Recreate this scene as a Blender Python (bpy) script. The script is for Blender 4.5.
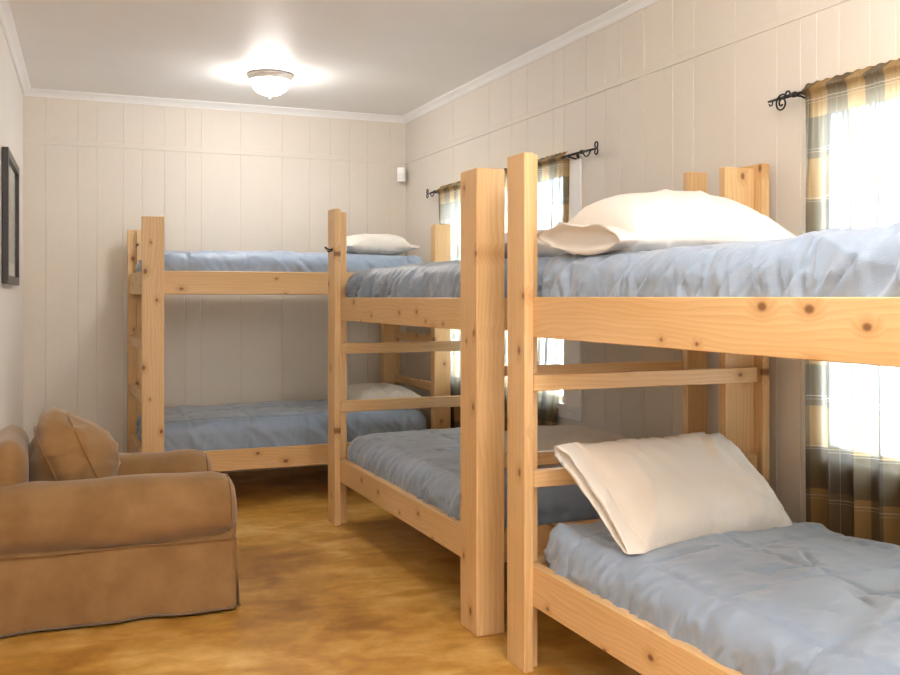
import bpy, bmesh, math, random
import numpy as np
from mathutils import Vector, Matrix

for o in list(bpy.data.objects):
    bpy.data.objects.remove(o, do_unlink=True)
S = bpy.context.scene
C = S.collection
R = math.radians

# ------------------------------------------------------------------ camera
cam_d = bpy.data.cameras.new('camera')
cam_d.sensor_width = 36.0
cam_d.lens = 39.2
cam_d.shift_y = -0.045
cam_d.clip_start = 0.05
cam = bpy.data.objects.new('camera', cam_d)
cam.location = (0, 0, 1.30)
cam.rotation_euler = (R(90), 0, R(-22.45))
C.objects.link(cam)
S.camera = cam

# ------------------------------------------------------------------ world, light, exposure
SKY = 36.0
LAMP = 58.0          # emission of the ceiling bowl
UNSEEN_LAMP_W = 20.0        # watts of each unseen point lamp added out of frame
world = bpy.data.worlds.new('daylight')
S.world = world
world.use_nodes = True
bg = world.node_tree.nodes['Background']
bg.inputs['Color'].default_value = (0.66, 0.83, 1.0, 1)
bg.inputs['Strength'].default_value = SKY
for (lx, ly, k) in ((1.25, 1.55, 1.0), (1.25, -1.3, 1.0)):  # unseen lamps added for brightness; the nearer one was inferred from shadows
    ld = bpy.data.lights.new('unseen_lamp', 'POINT')
    ld.energy = UNSEEN_LAMP_W * k
    ld.shadow_soft_size = 0.10
    ld.color = (1.0, 0.95, 0.89)
    lo = bpy.data.objects.new('unseen_lamp', ld)
    lo.location = (lx, ly, 2.5)
    C.objects.link(lo)
# added fill light standing in for daylight; the wall behind is closed
ad = bpy.data.lights.new('rear_fill', 'AREA')
ad.shape = 'RECTANGLE'; ad.size = 2.4; ad.size_y = 2.0
ad.energy = 10.0
ad.color = (0.93, 0.96, 1.0)
ao = bpy.data.objects.new('rear_fill', ad)
ao.location = (1.0, -2.3, 1.35)
ao.rotation_euler = (R(90), 0, 0)
C.objects.link(ao)
# added fill light, unseen behind the camera, aimed up to brighten the ceiling
ud = bpy.data.lights.new('ceiling_fill', 'AREA')
ud.shape = 'DISK'; ud.size = 0.9
ud.energy = 85.0
ud.color = (1.0, 0.97, 0.93)
uo = bpy.data.objects.new('ceiling_fill', ud)
uo.location = (0.75, -0.5, 1.45)
uo.rotation_euler = (R(180), 0, 0)
C.objects.link(uo)
S.view_settings.view_transform = 'Standard'
S.view_settings.look = 'None'
S.view_settings.exposure = 0.70
S.view_settings.gamma = 1.0
S.view_settings.use_curve_mapping = False
S.cycles.max_bounces = 10
S.cycles.diffuse_bounces = 6
S.cycles.transparent_max_bounces = 12
S.cycles.sample_clamp_indirect = 8.0

# ------------------------------------------------------------------ numbers of the room
XW, YB, YF, ZC = 2.65, 7.33, -2.4, 2.727
XL = -0.138                                   # left wall at the back corner
def left_x(y): return XL + 0.036 * (y - YB)
SILL, HEAD = 0.715, 2.0
WINS = ((4.745, 6.44), (0.98, 2.80))

# ------------------------------------------------------------------ noise
def _hash(ix, iy, iz, seed):
    n = (ix * 374761393 + iy * 668265263 + iz * 2147483647 + seed * 974711) & 0xFFFFFFFF
    n = ((n ^ (n >> 13)) * 1274126177) & 0xFFFFFFFF
    n = ((n ^ (n >> 15)) * 2246822519) & 0xFFFFFFFF
    return ((n ^ (n >> 16)) & 0xFFFF) / 32767.5 - 1.0
def noise(x, y, z=0.0, seed=0):
    x, y, z = np.broadcast_arrays(np.asarray(x, float), np.asarray(y, float), np.asarray(z, float))
    fx, fy, fz = np.floor(x), np.floor(y), np.floor(z)
    ix, iy, iz = (a.astype(np.int64) for a in (fx, fy, fz))
    tx, ty, tz = x - fx, y - fy, z - fz
    s = lambda t: t * t * t * (t * (t * 6 - 15) + 10)
    u, v, w = s(tx), s(ty), s(tz)
    def h(a, b, c): return _hash(ix + a, iy + b, iz + c, seed)
    def l(a, b, t): return a + (b - a) * t
    return l(l(l(h(0,0,0), h(1,0,0), u), l(h(0,1,0), h(1,1,0), u), v),
             l(l(h(0,0,1), h(1,0,1), u), l(h(0,1,1), h(1,1,1), u), v), w)
def ridge(n): return (1 - np.abs(n)) ** 3          # sharp creases

# ------------------------------------------------------------------ object helpers
def tag(o, label=None, cat=None, group=None, kind=None):
    if label: o['label'] = label
    if cat: o['category'] = cat
    if group: o['group'] = group
    if kind: o['kind'] = kind
    return o
def thing(name, label, cat, loc=(0, 0, 0), group=None):
    o = bpy.data.objects.new(name, None)
    o.empty_display_size = 0.1
    o.location = loc
    C.objects.link(o)
    return tag(o, label, cat, group)
def world_loc(o):
    p = Vector((0, 0, 0))
    while o is not None:
        p = p + o.location
        o = o.parent
    return p
def finish(name, me, mat, parent=None, origin=None, smooth=False):
    """me holds world coordinates; the object's origin goes to `origin`."""
    if origin is None:
        origin = world_loc(parent) if parent is not None else Vector((0, 0, 0))
    origin = Vector(origin)
    me.transform(Matrix.Translation(-origin))
    me.materials.append(mat)
    if smooth:
        me.polygons.foreach_set('use_smooth', [True] * len(me.polygons))
    me.update()
    o = bpy.data.objects.new(name, me)
    C.objects.link(o)
    if parent is not None:
        o.parent = parent
        o.location = origin - world_loc(parent)
    else:
        o.location = origin
    return o
def from_bm(name, bm, mat, parent=None, origin=None, smooth=False):
    bmesh.ops.recalc_face_normals(bm, faces=bm.faces[:])
    me = bpy.data.meshes.new(name)
    bm.to_mesh(me)
    bm.free()
    return finish(name, me, mat, parent, origin, smooth)
def from_np(name, verts, faces, mat, parent=None, origin=None, smooth=True, uv=None):
    me = bpy.data.meshes.new(name)
    me.from_pydata([tuple(v) for v in verts], [], [tuple(int(i) for i in f) for f in faces])
    if uv is not None:
        lay = me.uv_layers.new(name='cloth')
        idx = np.empty(len(me.loops), dtype=np.int32)
        me.loops.foreach_get('vertex_index', idx)
        lay.data.foreach_set('uv', np.asarray(uv)[idx].astype(np.float32).ravel())
    return finish(name, me, mat, parent, origin, smooth)
def add_box(bm, lo, hi, bevel=0.0, seg=1):
    m = Matrix.Translation([(a + b) / 2 for a, b in zip(lo, hi)]) @ Matrix.Diagonal([abs(b - a) for a, b in zip(lo, hi)] + [1])
    r = bmesh.ops.create_cube(bm, size=1.0, matrix=m)
    if bevel:
        es = list({e for v in r['verts'] for e in v.link_edges})
        bmesh.ops.bevel(bm, geom=es, offset=bevel, segments=seg, affect='EDGES', profile=0.7)
def box(name, lo, hi, mat, parent=None, bevel=0.0, origin=None):
    bm = bmesh.new()
    add_box(bm, lo, hi, bevel)
    return from_bm(name, bm, mat, parent, origin)
def add_lathe(bm, prof, c, n=40, axis='z'):
    rings = []
    for (r, h) in prof:
        ring = []
        for k in range(n):
            a = 2 * math.pi * k / n
            p = (r * math.cos(a), r * math.sin(a), h)
            if axis == 'y': p = (p[0], p[2], p[1])
            if axis == 'x': p = (p[2], p[0], p[1])
            ring.append(bm.verts.new((c[0] + p[0], c[1] + p[1], c[2] + p[2])))
        rings.append(ring)
    for a, b in zip(rings, rings[1:]):
        for k in range(n):
            bm.faces.new((a[k], a[(k + 1) % n], b[(k + 1) % n], b[k]))
    bm.faces.new(rings[0]); bm.faces.new(rings[-1])
def add_tube(bm, pts, rad, n=8):
    pts = [Vector(p) for p in pts]
    rads = rad if isinstance(rad, (list, tuple)) else [rad] * len(pts)
    t0 = (pts[1] - pts[0]).normalized()
    up = Vector((0, 0, 1)) if abs(t0.z) < 0.9 else Vector((1, 0, 0))
    nrm = t0.cross(up).normalized()
    rings = []
    for i, p in enumerate(pts):
        t = (pts[min(i + 1, len(pts) - 1)] - pts[max(i - 1, 0)]).normalized()
        nrm = (nrm - t * nrm.dot(t)).normalized()
        b = t.cross(nrm)
        rings.append([bm.verts.new(p + (nrm * math.cos(2 * math.pi * k / n) + b * math.sin(2 * math.pi * k / n)) * rads[i]) for k in range(n)])
    for a, b in zip(rings, rings[1:]):
        for k in range(n):
            bm.faces.new((a[k], a[(k + 1) % n], b[(k + 1) % n], b[k]))
    bm.faces.new(rings[0]); bm.faces.new(rings[-1])

def rbox_grid(lx, ly, lz, r, res):
    """points of a rounded box centred on the origin, their normals and quads; r = (rx, ry, rz) edge radii"""
    n = [max(2, int(round(l / s))) for l, s in zip((lx, ly, lz), res)]
    key, pts, faces = {}, [], []
    def vid(i, j, k):
        q = (i, j, k)
        if q not in key:
            key[q] = len(pts)
            pts.append(q)
        return key[q]
    nx, ny, nz = n
    for k in (0, nz):
        for i in range(nx):
            for j in range(ny):
                f = (vid(i, j, k), vid(i+1, j, k), vid(i+1, j+1, k), vid(i, j+1, k))
                faces.append(f if k else f[::-1])
    for j in (0, ny):
        for i in range(nx):
            for k in range(nz):
                f = (vid(i, j, k), vid(i+1, j, k), vid(i+1, j, k+1), vid(i, j, k+1))
                faces.append(f[::-1] if j else f)
    for i in (0, nx):
        for j in range(ny):
            for k in range(nz):
                f = (vid(i, j, k), vid(i, j+1, k), vid(i, j+1, k+1), vid(i, j, k+1))
                faces.append(f if i else f[::-1])
    P = (np.array(pts, float) / np.array(n) - 0.5) * np.array((lx, ly, lz))
    half = np.array((lx, ly, lz)) / 2
    rr = np.minimum(np.array(r), half)
    core = np.clip(P, -(half - rr), half - rr)
    d = (P - core) / rr
    ln = np.linalg.norm(d, axis=1)
    ln[ln < 1e-9] = 1
    nn = d / ln[:, None]
    Q = core + nn * rr
    return Q, nn, np.array(faces, dtype=np.int64), P

# ------------------------------------------------------------------ materials
def new_mat(name):
    m = bpy.data.materials.new(name)
    m.use_nodes = True
    nt = m.node_tree
    b = nt.nodes['Principled BSDF']
    return m, nt, b
def N(nt, t, **kw):
    n = nt.nodes.new(t)
    for k, v in kw.items(): setattr(n, k, v)
    return n
def L(nt, a, b): nt.links.new(a, b)
def mapping(nt, src, scale, rot=(0, 0, 0)):
    mp = N(nt, 'ShaderNodeMapping')
    mp.inputs['Scale'].default_value = scale
    mp.inputs['Rotation'].default_value = rot
    L(nt, src, mp.inputs['Vector'])
    return mp.outputs['Vector']
def tex_noise(nt, vec, scale, detail=4, rough=0.5, dist=0.0):
    t = N(nt, 'ShaderNodeTexNoise')
    t.inputs['Scale'].default_value = scale
    t.inputs['Detail'].default_value = detail
    t.inputs['Roughness'].default_value = rough
    t.inputs['Distortion'].default_value = dist
    L(nt, vec, t.inputs['Vector'])
    return t.outputs['Fac']
def ramp(nt, fac, stops):
    r = N(nt, 'ShaderNodeValToRGB')
    e = r.color_ramp.elements
    while len(e) < len(stops): e.new(0.5)
    for i, (p, c) in enumerate(stops):
        e[i].position = p
        e[i].color = (c[0], c[1], c[2], 1) if not isinstance(c, (int, float)) else (c, c, c, 1)
    L(nt, fac, r.inputs['Fac'])
    return r.outputs['Color']
def bump(nt, b, h, strength, dist):
    bp = N(nt, 'ShaderNodeBump')
    bp.inputs['Strength'].default_value = strength
    bp.inputs['Distance'].default_value = dist
    L(nt, h, bp.inputs['Height'])
    L(nt, bp.outputs['Normal'], b.inputs['Normal'])
def math_n(nt, op, a, b=None, c=None):
    n = N(nt, 'ShaderNodeMath', operation=op)
    for i, v in enumerate((a, b, c)):
        if v is None: continue
        if isinstance(v, (int, float)): n.inputs[i].default_value = v
        else: L(nt, v, n.inputs[i])
    return n.outputs[0]
def mix_col(nt, fac, a, b, mode='MIX'):
    n = N(nt, 'ShaderNodeMix', data_type='RGBA', blend_type=mode)
    if isinstance(fac, (int, float)): n.inputs[0].default_value = fac
    else: L(nt, fac, n.inputs[0])
    for i, v in ((6, a), (7, b)):
        if isinstance(v, tuple): n.inputs[i].default_value = (v[0], v[1], v[2], 1)
        else: L(nt, v, n.inputs[i])
    return n.outputs[2]
def simple(name, col, rough=0.5, metal=0.0, spec=0.5):
    m, nt, b = new_mat(name)
    b.inputs['Base Color'].default_value = (*col, 1)
    b.inputs['Roughness'].default_value = rough
    b.inputs['Metallic'].default_value = metal
    b.inputs['Specular IOR Level'].default_value = spec
    return m

def mat_paint(name, col, rough=0.55, amt=0.02):
    m, nt, b = new_mat(name)
    tc = N(nt, 'ShaderNodeTexCoord').outputs['Object']
    n1 = tex_noise(nt, tc, 2.5, 3)
    n2 = tex_noise(nt, mapping(nt, tc, (40, 40, 6)), 3.0, 3)
    f = math_n(nt, 'ADD', math_n(nt, 'MULTIPLY', n1, 0.6), math_n(nt, 'MULTIPLY', n2, 0.4))
    c = ramp(nt, f, [(0.3, tuple(x * (1 - amt * 1.5) for x in col)), (0.7, tuple(min(1, x * (1 + amt)) for x in col))])
    L(nt, c, b.inputs['Base Color'])
    b.inputs['Roughness'].default_value = rough
    b.inputs['Specular IOR Level'].default_value = 0.35
    bump(nt, b, n2, 0.08, 0.002)
    return m

def mat_wood():
    m, nt, b = new_mat('knotty_pine')
    at = N(nt, 'ShaderNodeAttribute', attribute_name='grain').outputs['Vector']
    warp = N(nt, 'ShaderNodeTexNoise')
    warp.inputs['Scale'].default_value = 3.0
    warp.inputs['Detail'].default_value = 2
    L(nt, at, warp.inputs['Vector'])
    # knots: sparse cells, each a dark eye with a halo that also bends the grain
    vk = N(nt, 'ShaderNodeTexVoronoi', feature='F1', voronoi_dimensions='2D')
    vk.inputs['Scale'].default_value = 1.0
    L(nt, mapping(nt, at, (5.0, 7.5, 7.5)), vk.inputs['Vector'])
    sep = N(nt, 'ShaderNodeSeparateColor')
    L(nt, vk.outputs['Color'], sep.inputs[0])
    gate = math_n(nt, 'GREATER_THAN', sep.outputs[0], 0.40)
    size = math_n(nt, 'MULTIPLY_ADD', sep.outputs[1], 0.055, 0.035)
    rel = math_n(nt, 'DIVIDE', vk.outputs['Distance'], size)
    eye = N(nt, 'ShaderNodeMapRange'); eye.inputs[1].default_value = 0.6; eye.inputs[2].default_value = 1.25; eye.inputs[3].default_value = 1; eye.inputs[4].default_value = 0
    L(nt, rel, eye.inputs[0])
    halo = N(nt, 'ShaderNodeMapRange'); halo.inputs[1].default_value = 0.9; halo.inputs[2].default_value = 3.8; halo.inputs[3].default_value = 1; halo.inputs[4].default_value = 0
    L(nt, rel, halo.inputs[0])
    eyeg = math_n(nt, 'MULTIPLY', eye.outputs[0], gate)
    halog = math_n(nt, 'MULTIPLY', halo.outputs[0], gate)
    sx = N(nt, 'ShaderNodeSeparateXYZ'); L(nt, at, sx.inputs[0])
    # growth rings: distance across the board, wobbling slowly along it
    wob = N(nt, 'ShaderNodeTexNoise'); wob.inputs['Scale'].default_value = 1.0; wob.inputs['Detail'].default_value = 2
    L(nt, mapping(nt, at, (1.6, 7, 7)), wob.inputs['Vector'])
    rr = math_n(nt, 'ADD', math_n(nt, 'MULTIPLY', sx.outputs[1], 1.0), math_n(nt, 'MULTIPLY', sx.outputs[2], 0.8))
    rr = math_n(nt, 'ADD', rr, math_n(nt, 'MULTIPLY', wob.outputs['Fac'], 0.10))
    rr = math_n(nt, 'ADD', rr, math_n(nt, 'MULTIPLY', halog, 0.022))
    ring = math_n(nt, 'FRACT', math_n(nt, 'MULTIPLY', rr, 60.0))
    ringc = N(nt, 'ShaderNodeValToRGB')
    e = ringc.color_ramp.elements
    e[0].position = 0.0; e[0].color = (0, 0, 0, 1)
    e[1].position = 0.72; e[1].color = (0.75, 0.75, 0.75, 1)
    e2 = e.new(0.86); e2.color = (1, 1, 1, 1)
    e3 = e.new(1.0); e3.color = (0, 0, 0, 1)
    L(nt, ring, ringc.inputs['Fac'])
    fib = tex_noise(nt, mapping(nt, at, (2.5, 90, 90)), 1.0, 5, 0.65)
    big = tex_noise(nt, mapping(nt, at, (0.9, 5, 5)), 1.0, 2)
    light, mid, dark = (0.75, 0.525, 0.285), (0.68, 0.44, 0.205), (0.47, 0.245, 0.085)
    c = ramp(nt, big, [(0.30, mid), (0.70, light)])
    c = mix_col(nt, math_n(nt, 'MULTIPLY', ringc.outputs['Color'], 0.34), c, dark)
    c = mix_col(nt, math_n(nt, 'MULTIPLY', math_n(nt, 'SUBTRACT', fib, 0.42), 0.9), c, dark)
    c = mix_col(nt, math_n(nt, 'MULTIPLY', halog, 0.42), c, (0.40, 0.17, 0.045))
    c = mix_col(nt, math_n(nt, 'MULTIPLY', eyeg, 0.88), c, (0.17, 0.07, 0.024))
    L(nt, c, b.inputs['Base Color'])
    b.inputs['Roughness'].default_value = 0.42
    b.inputs['Specular IOR Level'].default_value = 0.4
    bump(nt, b, fib, 0.12, 0.001)
    return m

def mat_floor():
    m, nt, b = new_mat('stained_concrete')
    tc = N(nt, 'ShaderNodeTexCoord').outputs['Object']
    n1 = tex_noise(nt, tc, 1.6, 2, 0.5, 0.4)
    n2 = tex_noise(nt, mapping(nt, tc, (1.0, 1.5, 1), (0, 0, 0.5)), 4.5, 3, 0.55, 0.5)
    n3 = tex_noise(nt, tc, 16, 3, 0.6)
    f = math_n(nt, 'ADD', math_n(nt, 'MULTIPLY', n1, 0.45), math_n(nt, 'MULTIPLY', n2, 0.40))
    f = math_n(nt, 'ADD', f, math_n(nt, 'MULTIPLY', n3, 0.15))
    c = ramp(nt, f, [(0.37, (0.30, 0.135, 0.022)), (0.50, (0.52, 0.275, 0.055)), (0.63, (0.72, 0.48, 0.17))])
    L(nt, c, b.inputs['Base Color'])
    b.inputs['Roughness'].default_value = 0.30
    b.inputs['Specular IOR Level'].default_value = 0.5
    return m

def mat_cloth(name, col, col2, weave=420, rough=0.6, sheen=0.25, bstr=0.12, wr=0.0, spec=0.3, dist=0.004):
    m, nt, b = new_mat(name)
    tc = N(nt, 'ShaderNodeTexCoord').outputs['Object']
    n1 = tex_noise(nt, tc, 5.0, 4, 0.6)
    c = ramp(nt, n1, [(0.3, col2), (0.7, col)])
    L(nt, c, b.inputs['Base Color'])
    b.inputs['Roughness'].default_value = rough
    b.inputs['Specular IOR Level'].default_value = spec
    b.inputs['Sheen Weight'].default_value = sheen
    b.inputs['Sheen Roughness'].default_value = 0.45
    n2 = tex_noise(nt, tc, weave, 2)
    h = math_n(nt, 'MULTIPLY', n2, 0.12)
    if wr:
        w = N(nt, 'ShaderNodeTexNoise', noise_type='RIDGED_MULTIFRACTAL')
        w.inputs['Scale'].default_value = 11.0
        w.inputs['Detail'].default_value = 3
        L(nt, mapping(nt, tc, (1, 1.7, 1), (0.2, 0.3, 0.6)), w.inputs['Vector'])
        h = math_n(nt, 'ADD', h, math_n(nt, 'MULTIPLY', w.outputs['Fac'], wr))
    bump(nt, b, h, bstr * 4, dist)
    return m

def mat_plaid():
    """open-weave plaid: daylight comes through it and between its threads"""
    m, nt, b = new_mat('plaid_voile')
    uv = N(nt, 'ShaderNodeUVMap', uv_map='cloth').outputs['UV']
    sx = N(nt, 'ShaderNodeSeparateXYZ'); L(nt, uv, sx.inputs[0])
    def band(c, per, off, duty):
        return math_n(nt, 'LESS_THAN', math_n(nt, 'FRACT', math_n(nt, 'MULTIPLY_ADD', c, 1 / per, off)), duty)
    def line(c, per, off, w):
        return math_n(nt, 'LESS_THAN', math_n(nt, 'ABSOLUTE', math_n(nt, 'SUBTRACT', math_n(nt, 'FRACT', math_n(nt, 'MULTIPLY_ADD', c, 1 / per, off)), 0.5)), w / per)
    gu = band(sx.outputs[0], 0.30, 0.62, 0.5)
    gv = band(sx.outputs[1], 0.30, 0.05, 0.5)
    s = math_n(nt, 'ADD', gu, gv)
    c = ramp(nt, math_n(nt, 'DIVIDE', s, 2.0), [(0.0, (0.045, 0.030, 0.018)), (0.5, (0.100, 0.066, 0.027)), (1.0, (0.29, 0.165, 0.055))])
    nr = nt.nodes[-1]
    ln = math_n(nt, 'MAXIMUM', line(sx.outputs[0], 0.30, 0.37, 0.0009), line(sx.outputs[1], 0.36, 0.31, 0.0009))
    ln2 = math_n(nt, 'MAXIMUM', ln, math_n(nt, 'MAXIMUM', line(sx.outputs[1], 0.18, 0.05, 0.0008), line(sx.outputs[1], 0.18, 0.11, 0.0008)))
    wv = tex_noise(nt, mapping(nt, uv, (160, 900, 1)), 1.0, 3)
    c = mix_col(nt, math_n(nt, 'MULTIPLY', wv, 0.35), c, (0.22, 0.15, 0.08))
    c = mix_col(nt, math_n(nt, 'MULTIPLY', ln2, 0.3), c, (0.75, 0.68, 0.55))
    L(nt, c, b.inputs['Base Color'])
    b.inputs['Roughness'].default_value = 0.85
    b.inputs['Specular IOR Level'].default_value = 0.1
    tr = N(nt, 'ShaderNodeBsdfTranslucent')
    L(nt, mix_col(nt, 0.10, c, (0.80, 0.76, 0.70)), tr.inputs['Color'])
    tp = N(nt, 'ShaderNodeBsdfTransparent')
    a = N(nt, 'ShaderNodeMixShader'); a.inputs[0].default_value = 0.20
    L(nt, b.outputs[0], a.inputs[1]); L(nt, tr.outputs[0], a.inputs[2])
    k = N(nt, 'ShaderNodeMixShader')
    lw = N(nt, 'ShaderNodeLayerWeight')      # threads close up where a fold turns edge-on
    op = math_n(nt, 'POWER', math_n(nt, 'SUBTRACT', 1.0, lw.outputs['Facing']), 3.0)
    L(nt, math_n(nt, 'MULTIPLY', math_n(nt, 'MULTIPLY', wv, 0.13), op), k.inputs[0])
    L(nt, a.outputs[0], k.inputs[1]); L(nt, tp.outputs[0], k.inputs[2])
    L(nt, k.outputs[0], nt.nodes['Material Output'].inputs['Surface'])
    return m

def mat_pane(name='window_glass'):
    m, nt, b = new_mat(name)
    gl = N(nt, 'ShaderNodeBsdfGlossy'); gl.inputs['Roughness'].default_value = 0.02
    tp = N(nt, 'ShaderNodeBsdfTransparent'); tp.inputs['Color'].default_value = (0.96, 0.98, 0.98, 1)
    lw = N(nt, 'ShaderNodeLayerWeight')
    fr = math_n(nt, 'MULTIPLY_ADD', math_n(nt, 'POWER', lw.outputs['Facing'], 5.0), 0.6, 0.03)
    k = N(nt, 'ShaderNodeMixShader')
    L(nt, fr, k.inputs[0]); L(nt, tp.outputs[0], k.inputs[1]); L(nt, gl.outputs[0], k.inputs[2])
    L(nt, k.outputs[0], nt.nodes['Material Output'].inputs['Surface'])
    return m

def mat_bowl():
    m, nt, b = new_mat('lit_frosted_glass')
    b.inputs['Base Color'].default_value = (0.9, 0.88, 0.85, 1)
    b.inputs['Roughness'].default_value = 0.35
    b.inputs['Emission Color'].default_value = (1.0, 0.95, 0.89, 1)
    b.inputs['Emission Strength'].default_value = LAMP
    return m
def mat_print():
    m, nt, b = new_mat('framed_print')
    tc = N(nt, 'ShaderNodeTexCoord').outputs['Object']
    n1 = tex_noise(nt, mapping(nt, tc, (1, 2.5, 5)), 1.3, 5, 0.55, 0.4)
    L(nt, ramp(nt, n1, [(0.35, (0.30, 0.28, 0.26)), (0.52, (0.50, 0.48, 0.45)), (0.65, (0.66, 0.64, 0.60))]), b.inputs['Base Color'])
    b.inputs['Roughness'].default_value = 0.5
    return m

M_wall = mat_paint('beige_paneling', (0.715, 0.665, 0.595))
M_left = mat_paint('cream_plaster', (0.80, 0.765, 0.715))  # off-white wall, base colour raised further for the window light on it
M_ceil = mat_paint('white_ceiling', (0.88, 0.87, 0.865))
M_trim = mat_paint('white_trim', (0.87, 0.87, 0.87), 0.4)
M_floor = mat_floor()
M_wood = mat_wood()
M_quilt = mat_cloth('grey_blue_satin', (0.275, 0.355, 0.475), (0.245, 0.318, 0.43), 300, 0.40, 0.3, 0.22, 0.40, 0.5, 0.012)
M_pillow = mat_cloth('cream_cotton', (0.71, 0.675, 0.625), (0.67, 0.625, 0.565), 500, 0.7, 0.2, 0.20, 0.34, 0.25, 0.014)
M_tan = mat_cloth('tan_twill', (0.305, 0.180, 0.077), (0.220, 0.122, 0.047), 380, 0.85, 0.35, 0.16, 0.22, 0.15, 0.012)
M_pipe = mat_cloth('tan_piping', (0.25, 0.125, 0.042), (0.21, 0.10, 0.034), 380, 0.85, 0.3, 0.1, 0, 0.15)
M_hem = mat_cloth('grey_hem_tape', (0.20, 0.15, 0.11), (0.16, 0.12, 0.09), 380, 0.85, 0.2, 0.1, 0, 0.15)
M_plaid = mat_plaid()
M_iron = simple('wrought_iron', (0.030, 0.028, 0.030), 0.45, 0.6)
M_black = simple('black_lacquer', (0.020, 0.018, 0.017), 0.35)
M_mat = simple('white_mount', (0.84, 0.83, 0.80), 0.8)
M_print = mat_print()
M_pane = mat_pane()
M_bowl = mat_bowl()
M_nickel = simple('satin_nickel', (0.62, 0.58, 0.54), 0.35, 0.7)
M_plastic = simple('white_plastic', (0.80, 0.80, 0.79), 0.35)
M_lens = simple('milky_lens', (0.72, 0.72, 0.71), 0.25)
M_ply = mat_cloth('pale_plywood', (0.60, 0.43, 0.25), (0.52, 0.36, 0.20), 60, 0.6, 0.0, 0.05)

# ------------------------------------------------------------------ the setting
def struct(o): o['kind'] = 'structure'; return o
xl0 = left_x(YF)
bm = bmesh.new(); add_box(bm, (xl0 - 0.1, YF - 0.1, -0.1), (XW + 0.12, YB + 0.1, 0)); struct(from_bm('floor', bm, M_floor))
bm = bmesh.new(); add_box(bm, (xl0 - 0.1, YF - 0.1, ZC), (XW + 0.12, YB + 0.1, ZC + 0.1)); struct(from_bm('ceiling', bm, M_ceil))

def groove_profile(a, b, marks, w=0.0028, d=0.003, breaks=()):
    """(t, depth) knots of a panelled board wall between a and b"""
    k = [(a, 0.0)]
    for t in sorted(marks):
        if a + 0.02 < t < b - 0.02:
            k += [(t - w, 0.0), (t - w * 0.35, d), (t + w * 0.35, d), (t + w, 0.0)]
    k += [(t, 0.0) for t in breaks] + [(b, 0.0)]
    return sorted(k)
rnd = random.Random(4)
g_back = [0.004, 0.213, 0.336, 0.511, 0.644, 0.796, 0.94, 1.054, 1.342, 1.655, 1.867, 2.032, 2.181, 2.327, 2.517]
g_right = [6.348, 5.753, 5.43, 5.213, 4.89, 4.763, 4.525, 4.334, 4.184, 3.981, 3.75, 3.593, 3.311, 3.059, 2.929, 2.845, 2.733, 2.59, 2.478]
t = 2.3
while t > YF:
    g_right.append(t); t -= rnd.choice((0.1, 0.13, 0.18, 0.22, 0.3))

prof = groove_profile(XL - 0.02, XW + 0.02, g_back)
bm = bmesh.new()
f_ = [(bm.verts.new((x, YB + d, 0)), bm.verts.new((x, YB + d, ZC))) for x, d in prof]
b0, b1 = bm.verts.new((XL - 0.02, YB + 0.1, 0)), bm.verts.new((XL - 0.02, YB + 0.1, ZC))
c0, c1 = bm.verts.new((XW + 0.02, YB + 0.1, 0)), bm.verts.new((XW + 0.02, YB + 0.1, ZC))
for p, q in zip(f_, f_[1:]): bm.faces.new((p[0], q[0], q[1], p[1]))
bm.faces.new((f_[-1][0], c0, c1, f_[-1][1])); bm.faces.new((c0, b0, b1, c1)); bm.faces.new((b0, f_[0][0], f_[0][1], b1))
struct(from_bm('wall_back', bm, M_wall))

# right wall with its two window openings (0.12 m thick)
br = [t for w in WINS for t in w]
g_right = [t for t in g_right if all(abs(t - q) > 0.01 for q in br)]
prof = groove_profile(YF, YB, g_right, breaks=br)
bm = bmesh.new()
zs = (0, SILL, HEAD, ZC)
T = 0.12
grid = [[bm.verts.new((XW + d, y, z)) for z in zs] for y, d in prof]
outer = [[bm.verts.new((XW + T, y, z)) for z in zs] for y, d in prof]
def in_win(a, b): return any(w0 - 1e-6 <= (a + b) / 2 <= w1 + 1e-6 for w0, w1 in WINS)
for i in range(len(prof) - 1):
    opening = in_win(prof[i][0], prof[i + 1][0])
    for j in range(3):
        if opening and j == 1: continue
        bm.faces.new((grid[i][j], grid[i + 1][j], grid[i + 1][j + 1], grid[i][j + 1]))
        bm.faces.new((outer[i][j], outer[i][j + 1], outer[i + 1][j + 1], outer[i + 1][j]))
    if opening:
        for j in (1, 2):
            bm.faces.new((grid[i][j], grid[i + 1][j], outer[i + 1][j], outer[i][j]))
for i, (y, d) in enumerate(prof):
    if any(abs(y - q) < 1e-6 for q in br):
        bm.faces.new((grid[i][1], grid[i][2], outer[i][2], outer[i][1]))
struct(from_bm('wall_right', bm, M_wall))

dl = Vector((0.036, 1, 0)).normalized()
nl = Vector((1, -0.036, 0)).normalized()
bm = bmesh.new()
q = [Vector((left_x(YF - 0.1), YF - 0.1, 0)), Vector((left_x(YB + 0.1), YB + 0.1, 0))]
vs = [bm.verts.new(p + Vector((0, 0, z)) - nl * o) for o in (0, 0.1) for z in (0, ZC) for p in q]
for f in ((0, 1, 3, 2), (4, 6, 7, 5), (0, 4, 5, 1), (2, 3, 7, 6), (0, 2, 6, 4), (1, 5, 7, 3)): bm.faces.new([vs[i] for i in f])
struct(from_bm('wall_left', bm, M_left))
bm = bmesh.new(); add_box(bm, (xl0 - 0.1, YF - 0.1, 0), (XW + T, YF, ZC)); struct(from_bm('wall_front', bm, M_wall))

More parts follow.
